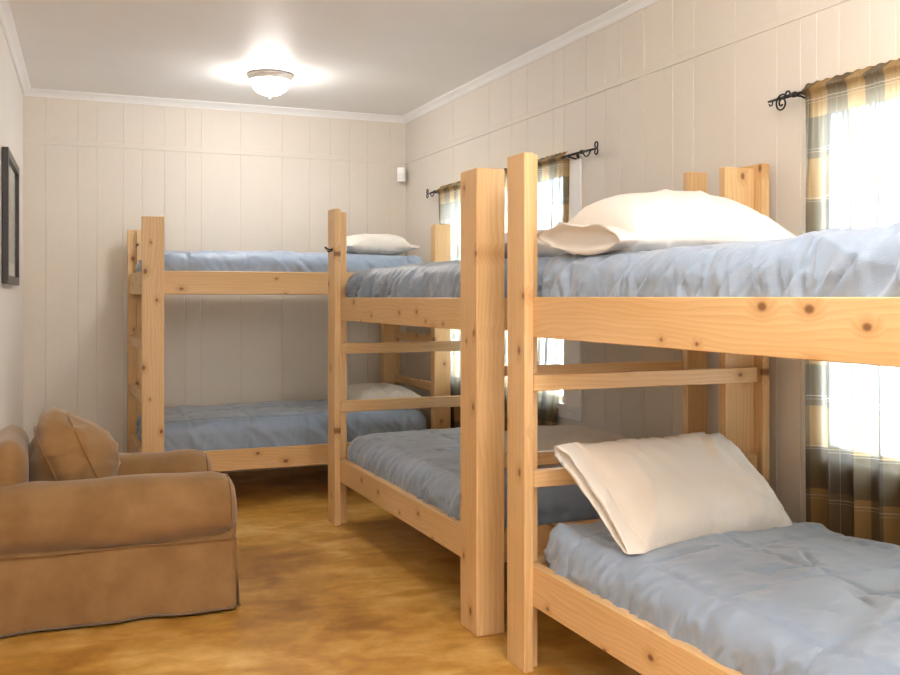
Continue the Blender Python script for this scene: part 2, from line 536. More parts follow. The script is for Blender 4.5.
# crown moulding along three walls, profile in (out from wall, down from ceiling)
CROWN = [(0, 0), (0.052, 0), (0.052, 0.006), (0.044, 0.012), (0.036, 0.017), (0.026, 0.024), (0.018, 0.033), (0.014, 0.040), (0.009, 0.042), (0.009, 0.047), (0, 0.047)]
def moulding(name, a, b, out, prof, zt, mat, mitre=(0, 0)):
    a, b, out = Vector(a), Vector(b), Vector(out)
    d = (b - a).normalized()
    bm = bmesh.new()
    r = []
    for p, s in ((a, mitre[0]), (b, -mitre[1])):
        r.append([bm.verts.new(p + out * o + d * (s * o) + Vector((0, 0, zt - h))) for o, h in prof])
    n = len(prof)
    for k in range(n): bm.faces.new((r[0][k], r[0][(k + 1) % n], r[1][(k + 1) % n], r[1][k]))
    bm.faces.new(r[0]); bm.faces.new(r[1])
    return struct(from_bm(name, bm, mat))
moulding('trim_1', (XL, YB, 0), (XW, YB, 0), (0, -1, 0), CROWN, ZC, M_trim, (1, 1))
moulding('trim_2', (XW, YF, 0), (XW, YB, 0), (-1, 0, 0), CROWN, ZC, M_trim, (0, 1))
moulding('trim_3', (left_x(YF), YF, 0), (XL, YB, 0), nl, CROWN, ZC, M_trim, (0, 1))
# the joint between lower and upper panels: a thin flat batten
BAT = [(0, 0), (0.0035, 0.001), (0.007, 0.004), (0.007, 0.034), (0.0, 0.0345)]
moulding('trim_4', (XL, YB, 0), (XW, YB, 0), (0, -1, 0), BAT, 2.392, M_wall)
moulding('trim_5', (XW, YF, 0), (XW, YB, 0), (-1, 0, 0), BAT, 2.392, M_wall)

for wi, (w0, w1) in enumerate(WINS):
    bm = bmesh.new()
    cw, ct = 0.02, 0.018              # slim casing, broad only at the near side of the far window
    cn = 0.18 if wi == 0 else 0.06
    for lo, hi in (((XW - ct, w0 - cn, SILL - 0.02), (XW, w0, HEAD + 0.04)), ((XW - ct, w1, SILL - 0.02), (XW, w1 + cw, HEAD + 0.04)),
                   ((XW - ct, w0, HEAD), (XW, w1, HEAD + 0.04)), ((XW - 0.030, w0 - cn, SILL - 0.03), (XW + 0.06, w1 + cw, SILL)),
                   ((XW - 0.014, w0 - cn, SILL - 0.08), (XW, w1 + cw, SILL - 0.03))):
        add_box(bm, lo, hi, 0.003)
    xs0, xs1 = XW + 0.004, XW + 0.036
    mid = (w0 + w1) / 2
    for lo, hi in (((xs0, w0, SILL), (xs1, w0 + 0.012, HEAD)), ((xs0, w1 - 0.012, SILL), (xs1, w1, HEAD)),
                   ((xs0, w0, HEAD - 0.03), (xs1, w1, HEAD)), ((xs0, w0, SILL), (xs1, w1, SILL + 0.04)),
                   ((xs0, mid - 0.025, SILL), (xs1, mid + 0.025, HEAD)), ((xs0, w0, 1.335), (xs1, w1, 1.36))):
        add_box(bm, lo, hi, 0.003)
    w = struct(from_bm('window_%d' % (wi + 1), bm, M_trim, origin=(XW, mid, SILL)))
    for a, b in ((w0 + 0.012, mid - 0.025), (mid + 0.025, w1 - 0.012)):
        for z0, z1 in ((SILL + 0.04, 1.335), (1.36, HEAD - 0.03)):
            struct(box('window_pane', (xs0 + 0.014, a, z0), (xs0 + 0.018, b, z1), M_pane, w))

# ------------------------------------------------------------------ wood
wood_n = [0]
def board_into(bm, lo, hi, bevel=0.0025):
    lo, hi = [min(a, b) for a, b in zip(lo, hi)], [max(a, b) for a, b in zip(lo, hi)]
    before = set(bm.verts)
    add_box(bm, lo, hi, bevel)
    lay = bm.verts.layers.float_vector.get('grain') or bm.verts.layers.float_vector.new('grain')
    d = [b - a for a, b in zip(lo, hi)]
    ax = d.index(max(d))
    o1, o2 = [i for i in range(3) if i != ax]
    if d[o1] < d[o2]: o1, o2 = o2, o1
    wood_n[0] += 1
    rr = random.Random(wood_n[0] * 7 + 1)
    off = (rr.uniform(0, 40), rr.uniform(0, 40), rr.uniform(0, 40))
    for v in bm.verts:
        if v in before: continue
        v[lay] = (v.co[ax] + off[0], v.co[o1] + off[1], v.co[o2] + off[2])
def boards(name, lst, parent, bevel=0.0025):
    bm = bmesh.new()
    bm.verts.layers.float_vector.new('grain')
    for lo, hi in lst: board_into(bm, lo, hi, bevel)
    return from_bm(name, bm, M_wood, parent)
def hook(parent, p, d):
    """small iron coat hook at p on a post face looking along d"""
    p, d = Vector(p), Vector(d)
    bm = bmesh.new()
    add_tube(bm, [p, p + d * 0.003], 0.011, 12)
    add_tube(bm, [p, p + d * 0.02, p + d * 0.034 + Vector((0, 0, 0.004)), p + d * 0.042 + Vector((0, 0, 0.014))], [0.004, 0.004, 0.005, 0.007], 8)
    add_tube(bm, [p + d * 0.004, p + d * 0.012 + Vector((0, 0, -0.012)), p + d * 0.022 + Vector((0, 0, -0.014)), p + d * 0.027 + Vector((0, 0, -0.006))], [0.004, 0.004, 0.004, 0.005], 8)
    return from_bm('coat_hook', bm, M_iron, parent, smooth=True)

TB = 0.036      # board thickness

def seg(lo, hi, zs): return [((lo[0], lo[1], a), (hi[0], hi[1], b)) for a, b in zs]
def plies(low, up, top): return ((0, low[0]), (low[1], up[0]), (up[1], top))
GROUP_BED = 'knotty pine bunk beds'

# --- the bed closest to the camera, along the window wall
low, up = (0.226, 0.368), (1.160, 1.300)
bed = thing('bunk_bed', 'pine bunk bed with a propped beige pillow below, closest to the viewer', 'bunk bed', (2.06, 2.1, 0), GROUP_BED)
boards('post', [((1.530, 3.03, 0), (1.566, 3.168, 1.801))] + seg((1.566, 3.068), (1.602, 3.168), plies(low, up, 1.801)), bed)
boards('post', [((2.554, 3.03, 0), (2.590, 3.168, 1.816)), ((2.412, 3.072, 0), (2.553, 3.110, 1.800))], bed)
boards('post', [((1.530, 1.03, 0), (1.566, 1.168, 1.801))] + seg((1.566, 1.03), (1.602, 1.13), plies(low, up, 1.801)), bed)
boards('post', [((2.554, 1.03, 0), (2.590, 1.168, 1.801))], bed)
for z0, z1 in (low, up):
    boards('side_rail', [((1.566, 1.034, z0), (1.604, 3.164, z1))], bed)
    boards('side_rail', [((2.516, 1.034, z0), (2.554, 3.070, z1))], bed)
    boards('end_rail', [((1.604, 3.114, z0), (2.552, 3.150, z1))], bed)
    boards('end_rail', [((1.604, 1.040, z0), (2.516, 1.076, z1))], bed)
    box('mattress_deck', (1.605, 1.08, z0 + 0.03), (2.515, 3.068, z0 + 0.048), M_ply, bed)
for z0, z1 in ((0.638, 0.696), (0.972, 1.030)):
    boards('ladder_rung', [((1.567, 3.031, z0), (2.532, 3.067, z1))], bed)

# --- the middle bed, next along the same wall
low, up = (0.245, 0.374), (1.167, 1.297)
bed = thing('bunk_bed', 'middle pine bunk bed with one extra-thick square post, standing behind the closest bunk', 'bunk bed', (2.06, 4.48, 0), GROUP_BED)
boards('post', [((1.524, 3.42, 0), (1.643, 3.583, 1.795))], bed, 0.004)
boards('post', [((2.500, 3.43, 0), (2.602, 3.464, 1.828))], bed)
boards('post', [((1.519, 5.395, 0), (1.556, 5.535, 1.803))] + seg((1.556, 5.433), (1.602, 5.535), plies(low, up, 1.788)), bed)
boards('post', [((2.554, 5.395, 0), (2.590, 5.535, 1.80)), ((2.43, 5.437, 0), (2.553, 5.473, 1.79))], bed)
for z0, z1 in (low, up):
    boards('side_rail', [((1.556, 3.583, z0), (1.596, 5.530, z1))], bed)
    boards('side_rail', [((2.516, 3.468, z0), (2.554, 5.432, z1))], bed)
    boards('end_rail', [((1.643, 3.512, z0), (2.516, 3.548, z1))], bed)
    boards('end_rail', [((1.602, 5.478, z0), (2.552, 5.514, z1))], bed)
    box('mattress_deck', (1.598, 3.59, z0 + 0.03), (2.515, 5.432, z0 + 0.048), M_ply, bed)
for z0, z1 in ((0.630, 0.682), (0.990, 1.028)):
    boards('ladder_rung', [((1.643, 3.468, z0), (2.53, 3.505, z1))], bed)
for z0, z1 in ((0.644, 0.708), (0.976, 1.036)):
    boards('ladder_rung', [((1.557, 5.396, z0), (2.53, 5.432, z1))], bed)
hook(bed, (1.519, 5.44, 1.572), (-1, 0, 0))

# --- the bed across the back wall
low, up = (0.213, 0.343), (1.318, 1.460)
bed = thing('bunk_bed', 'pine bunk bed standing lengthwise against the back wall beyond the armchair', 'bunk bed', (1.54, 6.68, 0), GROUP_BED)
boards('post', [((0.538, 6.15, 0), (0.668, 6.186, 1.787))] + seg((0.590, 6.186), (0.668, 6.222), plies(low, up, 1.78)), bed)
boards('post', [((2.428, 6.15, 0), (2.546, 6.186, 1.792))] + seg((2.428, 6.186), (2.498, 6.222), plies(low, up, 1.78)), bed)
boards('post', [((0.532, 7.180, 0), (0.662, 7.215, 1.770))] + seg((0.590, 7.144), (0.662, 7.180), plies(low, up, 1.765)), bed)
boards('post', [((2.400, 7.180, 0), (2.546, 7.215, 1.770))] + seg((2.400, 7.144), (2.498, 7.180), plies(low, up, 1.765)), bed)
for z0, z1 in (low, up):
    boards('side_rail', [((0.590, 6.186, z0), (2.500, 6.224, z1))], bed)
    boards('side_rail', [((0.590, 7.142, z0), (2.500, 7.180, z1))], bed)
    boards('end_rail', [((0.546, 6.187, z0), (0.583, 7.179, z1))], bed)
    boards('end_rail', [((2.502, 6.187, z0), (2.538, 7.179, z1))], bed)
    box('mattress_deck', (0.592, 6.226, z0 + 0.03), (2.498, 7.140, z0 + 0.048), M_ply, bed)
for z0, z1 in ((0.640, 0.700), (0.972, 1.034)):
    boards('ladder_rung', [((0.546, 6.187, z0), (0.583, 7.179, z1))], bed)
    boards('ladder_rung', [((2.502, 6.187, z0), (2.538, 7.179, z1))], bed)
hook(bed, (0.597, 7.180, 1.655), (0, -1, 0))

# ------------------------------------------------------------------ comforters
def comforter(label, x0, x1, y0, y1, z0, z1, seed, along='y', side=0.012, top=0.006, crown=0.02, res=0.0125, rend=0.085):
    lx, ly, lz = x1 - x0, y1 - y0, z1 - z0
    Q, nn, F, P0 = rbox_grid(lx, ly, lz, (0.085, rend, min(0.085, lz * 0.5)) if along == 'y' else (rend, 0.085, min(0.085, lz * 0.5)), (res,) * 3)
    hx, hy, hz = lx / 2, ly / 2, lz / 2
    a, b = (Q[:, 1], Q[:, 0]) if along == 'y' else (Q[:, 0], Q[:, 1])
    ha, hb = (hy, hx) if along == 'y' else (hx, hy)
    drop = hz - Q[:, 2]
    flat = np.clip(nn[:, 2], 0, 1)
    bb = b + np.sign(b) * drop * (1 - flat) * (np.abs(b) > hb - 0.09)
    aa = a + np.sign(a) * drop * (1 - flat) * (np.abs(a) > ha - 0.09)
    aw = aa + 0.02 * noise(bb * 3, aa * 2, 0, seed + 1)
    bw = bb + 0.02 * noise(aa * 2.5, bb * 3, 0, seed + 2)
    per = 0.36
    da = np.abs((aw / per + 0.37) % 1 - 0.5) * per
    db = np.abs((bw / per + 0.50 + 0.06) % 1 - 0.5) * per
    seam = np.maximum(np.exp(-(da / 0.006) ** 2), np.exp(-(db / 0.006) ** 2))
    puff = (np.clip(da / (per / 2), 0, 1) ** 0.3 * 0.5 + np.clip(db / (per / 2), 0, 1) ** 0.3 * 0.5)
    h = 0.010 * puff - 0.007 * seam
    pucker = np.exp(-(np.minimum(da, db) / 0.05) ** 2)
    h += 0.0045 * pucker * noise(aw * 26, bw * 26, 0, seed + 3)
    # wrinkles lying on the top
    w1 = noise(aw * 3.2 + bw * 2.2, bw * 10 - aw * 3, 0, seed + 4)
    w2 = noise(aw * 9 - bw * 5, bw * 4 + aw * 2, 3.3, seed + 5)
    h += flat * top * (1.3 * ridge(w1) * np.clip(0.5 + noise(aw * 2, bw * 2, 0, seed + 8), 0, 1) + 0.7 * w2 - 0.9 * (1 - np.abs(noise(aw * 4.5 + bw * 3, bw * 8 - aw * 4 + 0.5 * w1, 0, seed + 13))) ** 9 * np.clip(0.4 + 1.5 * noise(aw * 2.3, bw * 2.3, 0, seed + 14), 0, 1))
    # folds running down the sides where the cover is tucked in
    along_edge = np.where(np.abs(nn[:, 0 if along == 'y' else 1]) > np.abs(nn[:, 1 if along == 'y' else 0]), a, b)
    sd = 1 - flat
    env = 0.35 + 0.65 * np.clip(0.5 + 0.9 * noise(along_edge * 2.2, 0.3, 0, seed + 9), 0, 1)
    s1 = noise(along_edge * 15 + Q[:, 2] * 13 + 0.9 * noise(along_edge * 5, Q[:, 2] * 5, 0, seed + 10), Q[:, 2] * 3.5, 0, seed + 6)
    s2 = noise(along_edge * 34 - Q[:, 2] * 9, Q[:, 2] * 5, 0, seed + 7)
    h += sd * side * env * (1.5 * (ridge(s1) - 0.3) + 0.6 * (ridge(s2) - 0.3) - 0.7 * (1 - np.abs(noise(along_edge * 21 + Q[:, 2] * 24, Q[:, 2] * 4, 0, seed + 12))) ** 8)
    h *= np.clip((nn[:, 2] + 1.0) * 3, 0, 1)
    V = Q + nn * h[:, None]
    V[:, 2] += crown * flat * (1 - (Q[:, 0] / hx) ** 2) * (1 - 0.6 * (Q[:, 1] / hy) ** 2)
    V[:, 2] = np.maximum(V[:, 2], -hz + 0.0)
    V += np.array(((x0 + x1) / 2, (y0 + y1) / 2, (z0 + z1) / 2))
    o = from_np('comforter', V, F, M_quilt, origin=((x0 + x1) / 2, (y0 + y1) / 2, z0))
    tag(o, label, 'comforter', 'grey-blue comforters on the bunks')
    return o
comforter('blue-grey quilted comforter on the closest lower bunk, under the propped pillow', 1.606, 2.512, 1.09, 3.06, 0.276, 0.500, 11, side=0.015, top=0.018, crown=0.018, res=0.009)
comforter('puckered blue comforter filling the closest upper bunk under the big white pillow', 1.602, 2.512, 1.09, 3.06, 1.210, 1.432, 12, side=0.036, top=0.012, crown=0.010, res=0.009, rend=0.045)
comforter('grey comforter on the lower mattress of the middle bunk, lit along its edge', 1.600, 2.512, 3.60, 5.425, 0.295, 0.510, 13, side=0.022, top=0.010, crown=0.02)
comforter('pleated grey comforter on the upper mattress of the middle bunk', 1.598, 2.512, 3.60, 5.425, 1.217, 1.440, 14, side=0.028, crown=0.03)
comforter('pale grey comforter on the lower bunk against the back wall', 0.592, 2.415, 6.230, 7.136, 0.263, 0.520, 15, 'x', side=0.014)
comforter('blue comforter on the upper bunk against the back wall', 0.592, 2.415, 6.228, 7.136, 1.368, 1.572, 16, 'x', side=0.018)

# ------------------------------------------------------------------ pillows
def pillow(label, centre, length, width, thick, seed, open_end=0, axes=None, sag=0.0, wr=1.0, gape=0.25):
    """length along axes[0]; open_end = +1 / -1 puts the loose open hem of the case at that end"""
    ex, ey, ez = [Vector(a).normalized() for a in axes]
    hl, hw, ht = length / 2, width / 2, thick / 2
    ns, nc = 84, 96
    hem = 0.065 if open_end else 0.0
    th = np.linspace(0, 2 * np.pi, nc, endpoint=False)
    cs, sn = np.cos(th), np.sin(th)
    yy = np.sign(cs) * np.abs(cs) ** 0.62
    zz = np.sign(sn) * np.abs(sn) ** 1.15
    rings = []
    s_body = np.sin(np.linspace(-np.pi / 2, np.pi / 2, ns))
    for s in s_body:
        fl = max(0.0, 1 - abs(s) ** 2.6) ** 0.62
        wd = hw * (1 - 0.055 * (1 - s * s) ** 1.0 + 0.0) * (1.0 if abs(s) < 0.98 else 1.0)
        if open_end and s > 0: fl = max(0.0, 1 - s ** 5) ** 0.5 * (1 - gape) + gape
        rings.append((s * hl, wd, ht * max(fl, 0.03), 0.0))
    if open_end:
        for k in range(1, 9):
            f = k / 8
            rings.append((hl + hem * f, hw * (1 - 0.02 * f), ht * gape * (1 + 0.1 * f), f))
        for k in range(1, 7):
            f = k / 6
            rings.append((hl + hem * (1 - 0.42 * f) - 0.003 * f, hw * (0.965 - 0.05 * f), ht * gape * (1.0 - 0.55 * f), 0.0))
    V = []
    for i, (x, wd, tk, f) in enumerate(rings):
        y = wd * yy
        edge = np.abs(yy) ** 3
        z = tk * zz * (1 - 0.35 * edge * 0)
        xx = np.full(nc, x)
        if open_end and f > 0:
            xx = xx + f * (0.018 * noise(th * 2.0, 0.0, 0, seed + 21) + 0.012 * yy)
            z = z + f * 0.011 * noise(th * 2.4, 3.1, 0, seed + 22)
        V.append(np.stack([xx, y, z], 1))
    V = np.concatenate(V)
    u, v = V[:, 0], V[:, 1]
    up = np.sign(V[:, 2])
    body = np.clip(1.15 - np.abs(u) / hl * 0.5, 0.25, 1)
    # long pulls from the corners and soft dents
    w1 = noise(u * 7 + v * 4, v * 3.2 - u * 2 + up * 7, 0, seed)
    w2 = ridge(noise(u * 13 - v * 8, v * 5 + u * 3 + up * 3, 0, seed + 1)) - 0.3
    w3 = noise(u * 3, v * 3 + up * 5, 0, seed + 2)
    rim = np.clip(np.abs(v) / hw, 0, 1) ** 2
    w4 = noise(u * 26, v * 5 + up * 9, 0, seed + 3)
    w5 = noise(u * 11 + v * 7 + 0.8 * w3, v * 4 - u * 5 + up * 2, 0, seed + 4)
    w6 = noise(u * 5 - v * 13 + 0.8 * w1, v * 5 + u * 9 + up * 2, 0, seed + 5)
    crease = (1 - np.abs(w5)) ** 9 + 0.8 * (1 - np.abs(w6)) ** 9
    h = wr * (0.006 * (ridge(w1) - 0.3) + 0.002 * w2 + 0.012 * w3 + 0.006 * rim * (ridge(w4) - 0.3) - 0.008 * crease * np.clip(0.6 + w3 * 1.5, 0, 1)) * body
    V[:, 2] += up * h * np.clip(np.abs(V[:, 2]) / (ht * 0.3), 0, 1)
    # corner tips stretch a little outwards
    tip = (np.clip(np.abs(u) / hl, 0, 1) ** 6) * (np.clip(np.abs(v) / hw, 0, 1) ** 4)
    V[:, 1] += np.sign(v) * 0.012 * tip
    if sag:
        u_ = np.where(u > 0, np.clip(u / hl, 0, 1) ** 3, np.abs(u) / hl) if open_end else np.abs(u) / hl
        uu, vv = np.clip(u_, 0, 1) ** 2.5, np.clip(np.abs(v) / hw, 0, 1) ** 2.5
        #(np.abs(u) / hl, 0, 1) ** 2.5, np.clip(np.abs(v) / hw, 0, 1) ** 2.5
        V[:, 2] = np.maximum(V[:, 2], -0.80 * ht)
        V[:, 2] -= sag * (1 - (1 - uu) * (1 - vv))
    n = len(rings)
    F = []
    for i in range(n - 1):
        for k in range(nc):
            F.append((i * nc + k, i * nc + (k + 1) % nc, (i + 1) * nc + (k + 1) % nc, (i + 1) * nc + k))
    caps = [tuple(range(nc))[::-1], tuple((n - 1) * nc + k for k in range(nc))]
    if open_end < 0:
        V[:, 0] *= -1
        F = [f[::-1] for f in F]
        caps = [c[::-1] for c in caps]
    A = np.array([ex, ey, ez])
    W = V @ A + np.array(centre)
    low_z = float(W[:, 2].min())
    o = from_np('pillow', W, F + caps, M_pillow, origin=(centre[0], centre[1], low_z))
    o.data.update()
    return tag(o, label, 'pillow', 'cream pillows on the bunks')
FLAT = ((1, 0, 0), (0, 1, 0), (0, 0, 1))
def lean(yaw, tilt, roll=0.0, spin=0.0):
    m = Matrix.Rotation(R(yaw), 3, 'Z') @ Matrix.Rotation(R(tilt), 3, 'X') @ Matrix.Rotation(R(roll), 3, 'Y') @ Matrix.Rotation(R(spin), 3, 'Z')
    return tuple(m.col[i].copy() for i in range(3))
pillow('large plump white pillow lying flat on the closest upper bunk', (2.02, 2.815, 1.545), 0.68, 0.50, 0.215, 37, -1, lean(0, 4, 0), 0.050, 1.3, 0.42)
pillow('beige pillow propped up at a slant against the rungs of the closest lower bunk', (2.02, 2.775, 0.664), 0.67, 0.45, 0.20, 47, -1, lean(1, 38, 4, 4), 0.015, 3.0, 0.34)
pillow('white pillow on the middle upper bunk, mostly hidden behind the tallest post', (2.11, 3.88, 1.525), 0.64, 0.48, 0.15, 53, 0, lean(0, 0, 0))
pillow('cream pillow on the middle lower bunk, showing behind the propped pillow', (2.13, 3.90, 0.610), 0.68, 0.50, 0.21, 61, 0, lean(0, 0, 0))
pillow('small white pillow on the upper bunk near the wall corner', (2.10, 6.62, 1.662), 0.44, 0.62, 0.17, 71, 1, lean(0, 0, 0), 0.02, 1.2, 0.2)
pillow('grey-shaded pillow on the lower bunk near the wall corner', (2.17, 6.62, 0.600), 0.50, 0.62, 0.17, 83, 0, lean(0, 0, 0))

# ------------------------------------------------------------------ armchair
YC = 4.515
chair = thing('armchair', 'tan slipcovered armchair with rolled arms and floor-length skirt, beside the cream wall', 'armchair', (0.25, YC, 0))
def wob(V, amp, sc, seed):
    return amp * noise(V[:, 0] * sc, V[:, 1] * sc, V[:, 2] * sc, seed)
def arm(side):
    """side -1: the arm towards the camera; profile in (d = outwards from the chair's middle, z)"""
    cd, cz, rad = 0.308, 0.427, 0.137
    prof = []
    for k in range(40):                       # round the roll from its outer underside over the top to the inner side
        a = R(-62 + 250 * k / 39)
        prof.append((cd + rad * math.cos(a), cz + rad * math.sin(a)))
    d_in = prof[-1][0]
    prof += [(d_in + 0.002, z) for z in np.linspace(prof[-1][1] - 0.02, 0.06, 10)]
    prof += [(0.395, 0.06)]
    prof += [(0.402, z) for z in np.linspace(0.09, prof[0][1] - 0.008, 10)]
    prof = np.array(prof)
    cen = np.array((0.315, 0.36))
    xs = [(-0.205, 0.0)] + [(x, 0.0) for x in np.linspace(-0.19, 0.645, 46)] + [(0.674, 0.004), (0.694, 0.010), (0.710, 0.018), (0.723, 0.030), (0.733, 0.045), (0.740, 0.066)]
    V = []
    for x, ins in xs:
        dv = prof - cen
        ln = np.linalg.norm(dv, axis=1)
        p = cen + dv * (1 - ins / np.maximum(ln, 0.05))[:, None]
        V.append(np.stack([np.full(len(p), x), YC + side * p[:, 0], p[:, 1]], 1))
    for f in (0.6, 0.25):
        p = cen + (prof - cen) * f * 0.72
        V.append(np.stack([np.full(len(p), 0.743 + (1 - f) * 0.006), YC + side * p[:, 0], p[:, 1]], 1))
    n, m = len(V), len(prof)
    V = np.concatenate(V)
    # the cover sags: long soft rolls along the arm, gathers near the front edge
    d = V[:, 1] - YC
    r = np.stack([np.zeros(len(V)), side * (np.abs(d) - cd), V[:, 2] - cz], 1)
    r /= np.maximum(np.linalg.norm(r, axis=1), 0.02)[:, None]
    front = np.exp(-((V[:, 0] - 0.70) / 0.07) ** 2)
    hh = 0.006 * noise(V[:, 0] * 3, V[:, 2] * 14, 0, 5 + side) + 0.004 * noise(V[:, 0] * 9 + V[:, 2] * 6, V[:, 2] * 22, 0, 9 + side) + front * 0.004 * noise(V[:, 0] * 8, np.arctan2(r[:, 2], r[:, 1]) * 7, 0, 3)
    low = np.exp(-((V[:, 2] - 0.32) / 0.035) ** 2) * (np.abs(d) > 0.36)
    hh += low * 0.012 * (ridge(noise(V[:, 0] * 2.2 + V[:, 2] * 8, V[:, 2] * 30, 0, 17)) - 0.4)
    V += r * hh[:, None] * (V[:, 0] < 0.741)[:, None]
    F = [(i * m + k, i * m + (k + 1) % m, (i + 1) * m + (k + 1) % m, (i + 1) * m + k) for i in range(n - 1) for k in range(m)]
    F += [tuple(range(m))[::-1], tuple((n - 1) * m + k for k in range(m))]
    if side > 0: F = [f[::-1] for f in F]
    o = from_np('arm', V, F, M_tan, chair)
    bm = bmesh.new()
    pp = [(0.712, YC + side * (cen + (q - cen) * (1 - 0.018 / np.linalg.norm(q - cen)))[0], (cen + (q - cen) * (1 - 0.018 / np.linalg.norm(q - cen)))[1]) for q in prof[:44]]
    add_tube(bm, pp, 0.0035, 6)
    b = from_bm('piping', bm, M_pipe, o, smooth=True)
    return o
arm(-1); arm(1)
def soft(name, size, radii, centre, rot, mat, seed, amp=0.008, bulge=(0, 0, 0), sc=7, res=0.018):
    Q, nn, F, P0 = rbox_grid(*size, radii, (res,) * 3)
    h = np.array(size) / 2
    q = Q / h
    for ax in range(3):
        o1, o2 = [i for i in range(3) if i != ax]
        Q[:, ax] += np.sign(Q[:, ax]) * bulge[ax] * np.abs(q[:, ax]) ** 1.5 * np.clip(1 - q[:, o1] ** 2, 0, 1) * np.clip(1 - q[:, o2] ** 2, 0, 1)
    w = 0.6 * noise(Q[:, 0] * sc, Q[:, 1] * sc, Q[:, 2] * sc, seed) + 0.9 * (ridge(noise(Q[:, 0] * sc * 1.4 + Q[:, 2] * sc, Q[:, 1] * sc * 0.9, Q[:, 2] * sc * 1.8, seed + 1)) - 0.35)
    Q = Q + nn * (amp * w)[:, None]
    m = np.array(rot.to_3x3()) if rot else np.eye(3)
    V = Q @ m.T + np.array(centre)
    return from_np(name, V, F, mat, chair), m
soft('seat_base', (0.86, 0.74, 0.24), (0.02, 0.02, 0.02), (0.245, YC, 0.18), None, M_tan, 3, 0.002)
soft('seat_cushion', (0.72, 0.40, 0.17), (0.05, 0.05, 0.06), (0.37, YC, 0.375), None, M_tan, 5, 0.005, (0, 0, 0.02))
soft('backrest', (0.150, 0.66, 0.70), (0.075, 0.10, 0.10), (-0.138, YC, 0.380), None, M_tan, 7, 0.005)
rot = Matrix.Rotation(R(-24), 3, 'Y')
cs, cc = (0.165, 0.39, 0.35), (0.108, YC + 0.0, 0.583)
cu, m = soft('back_cushion', cs, (0.045, 0.03, 0.07), cc, rot, M_tan, 12, 0.016, (0.115, 0.03, 0.080), 9, 0.010)
# welt seams round both faces of the cushion's boxed side
for sx in (-1, 1):
    pts = []
    for k in range(61):
        a = 2 * math.pi * k / 60
        c_, s_ = math.cos(a), math.sin(a)
        y = (cs[1] / 2 + 0.008) * math.copysign(abs(c_) ** 0.42, c_)
        z = (cs[2] / 2 + 0.012) * math.copysign(abs(s_) ** 0.50, s_)
        p = np.array((sx * 0.071, y, z))
        e_ = np.abs(p / (np.array(cs) / 2)).clip(0, 1)
        p[1] += math.copysign(0.03 * (1 - e_[0] ** 2) * (1 - e_[2] ** 2), y)
        p[2] += math.copysign(0.075 * (1 - e_[0] ** 2) * (1 - e_[1] ** 2), z)
        p = m @ p + np.array(cc)
        pts.append(tuple(p))
    bm = bmesh.new(); add_tube(bm, pts, 0.0042, 6)
    from_bm('piping', bm, M_pipe, cu, smooth=True)

# skirt: hanging panels with slits and kick pleats at the corners
def panel(name, a, b, out, z_top, z0, z1, seed, flare=0.012, parent=chair, wave=0.006, n=60, m=18):
    a, b, out = np.array(a, float), np.array(b, float), np.array(out, float)
    V, uvn = [], 0
    ln = np.linalg.norm(b - a)
    for th_ in (0.0, -0.004):
        for j in range(m + 1):
            t_ = j / m
            for i in range(n + 1):
                s_ = i / n
                p = a + (b - a) * s_
                zb = z0 + (z1 - z0) * s_
                z = z_top + (zb - z_top) * t_
                o_ = th_ + flare * t_ + wave * t_ ** 1.3 * float(noise(s_ * ln * 7, t_ * 1.2, 0, seed)) * 1.6 + 0.003 * float(noise(s_ * ln * 12 + t_ * 3, t_ * 4, 0, seed + 1))
                V.append((p[0] + out[0] * o_, p[1] + out[1] * o_, z))
    W = n + 1
    K = W * (m + 1)
    F = []
    for j in range(m):
        for i in range(n):
            q = (j * W + i, j * W + i + 1, (j + 1) * W + i + 1, (j + 1) * W + i)
            F.append(q); F.append(tuple(x + K for x in q[::-1]))
    rim = [i for i in range(W)] + [j * W + n for j in range(1, m + 1)] + [m * W + i for i in range(n - 1, -1, -1)] + [j * W for j in range(m - 1, 0, -1)]
    for x, y in zip(rim, rim[1:] + rim[:1]): F.append((y, x, x + K, y + K))
    o = from_np(name, V, F, M_tan, parent)
    bm = bmesh.new()
    add_tube(bm, [(V[m * W + i][0] + out[0] * 0.001, V[m * W + i][1] + out[1] * 0.001, V[m * W + i][2] + 0.003) for i in range(W)], 0.004, 6)
    tag(from_bm('hem', bm, M_hem, o, smooth=True), 'grey hem tape')
    return o
Y0, Y1 = 4.10, 4.93
panel('skirt', (-0.19, Y0, 0), (0.726, Y0, 0), (0, -1, 0), 0.300, 0.010, 0.016, 21, 0.014, chair, 0.014)
panel('skirt', (0.726, Y1, 0), (-0.19, Y1, 0), (0, 1, 0), 0.300, 0.012, 0.012, 22)
panel('skirt', (0.734, Y0 + 0.012, 0), (0.734, Y1 - 0.012, 0), (1, 0, 0), 0.300, 0.012, 0.012, 23, 0.014)
panel('skirt', (-0.190, Y1 - 0.012, 0), (-0.190, Y0 + 0.012, 0), (-1, 0, 0), 0.300, 0.012, 0.012, 24, 0.004)
for x_, y_, sx in ((0.724, Y0 + 0.006, 1), (0.724, Y1 - 0.006, 1)):
    panel('kick_pleat', (x_ - 0.05, y_, 0), (x_ + 0.012, y_, 0), (0, -1 if y_ < YC else 1, 0), 0.295, 0.018, 0.018, 25, 0.004, chair, 0.002, 10, 10)
bm = bmesh.new()
add_tube(bm, [(x, Y0 - 0.004, 0.302 + 0.003 * float(noise(x * 6, 0, 0, 2))) for x in np.linspace(-0.2, 0.72, 40)], 0.004, 6)
from_bm('piping', bm, M_pipe, chair, smooth=True)
for x_ in (-0.16, 0.62):
    for y_ in (YC - 0.33, YC + 0.33):
        box('leg', (x_ - 0.02, y_ - 0.02, 0), (x_ + 0.02, y_ + 0.02, 0.065), M_black, chair, 0.003)

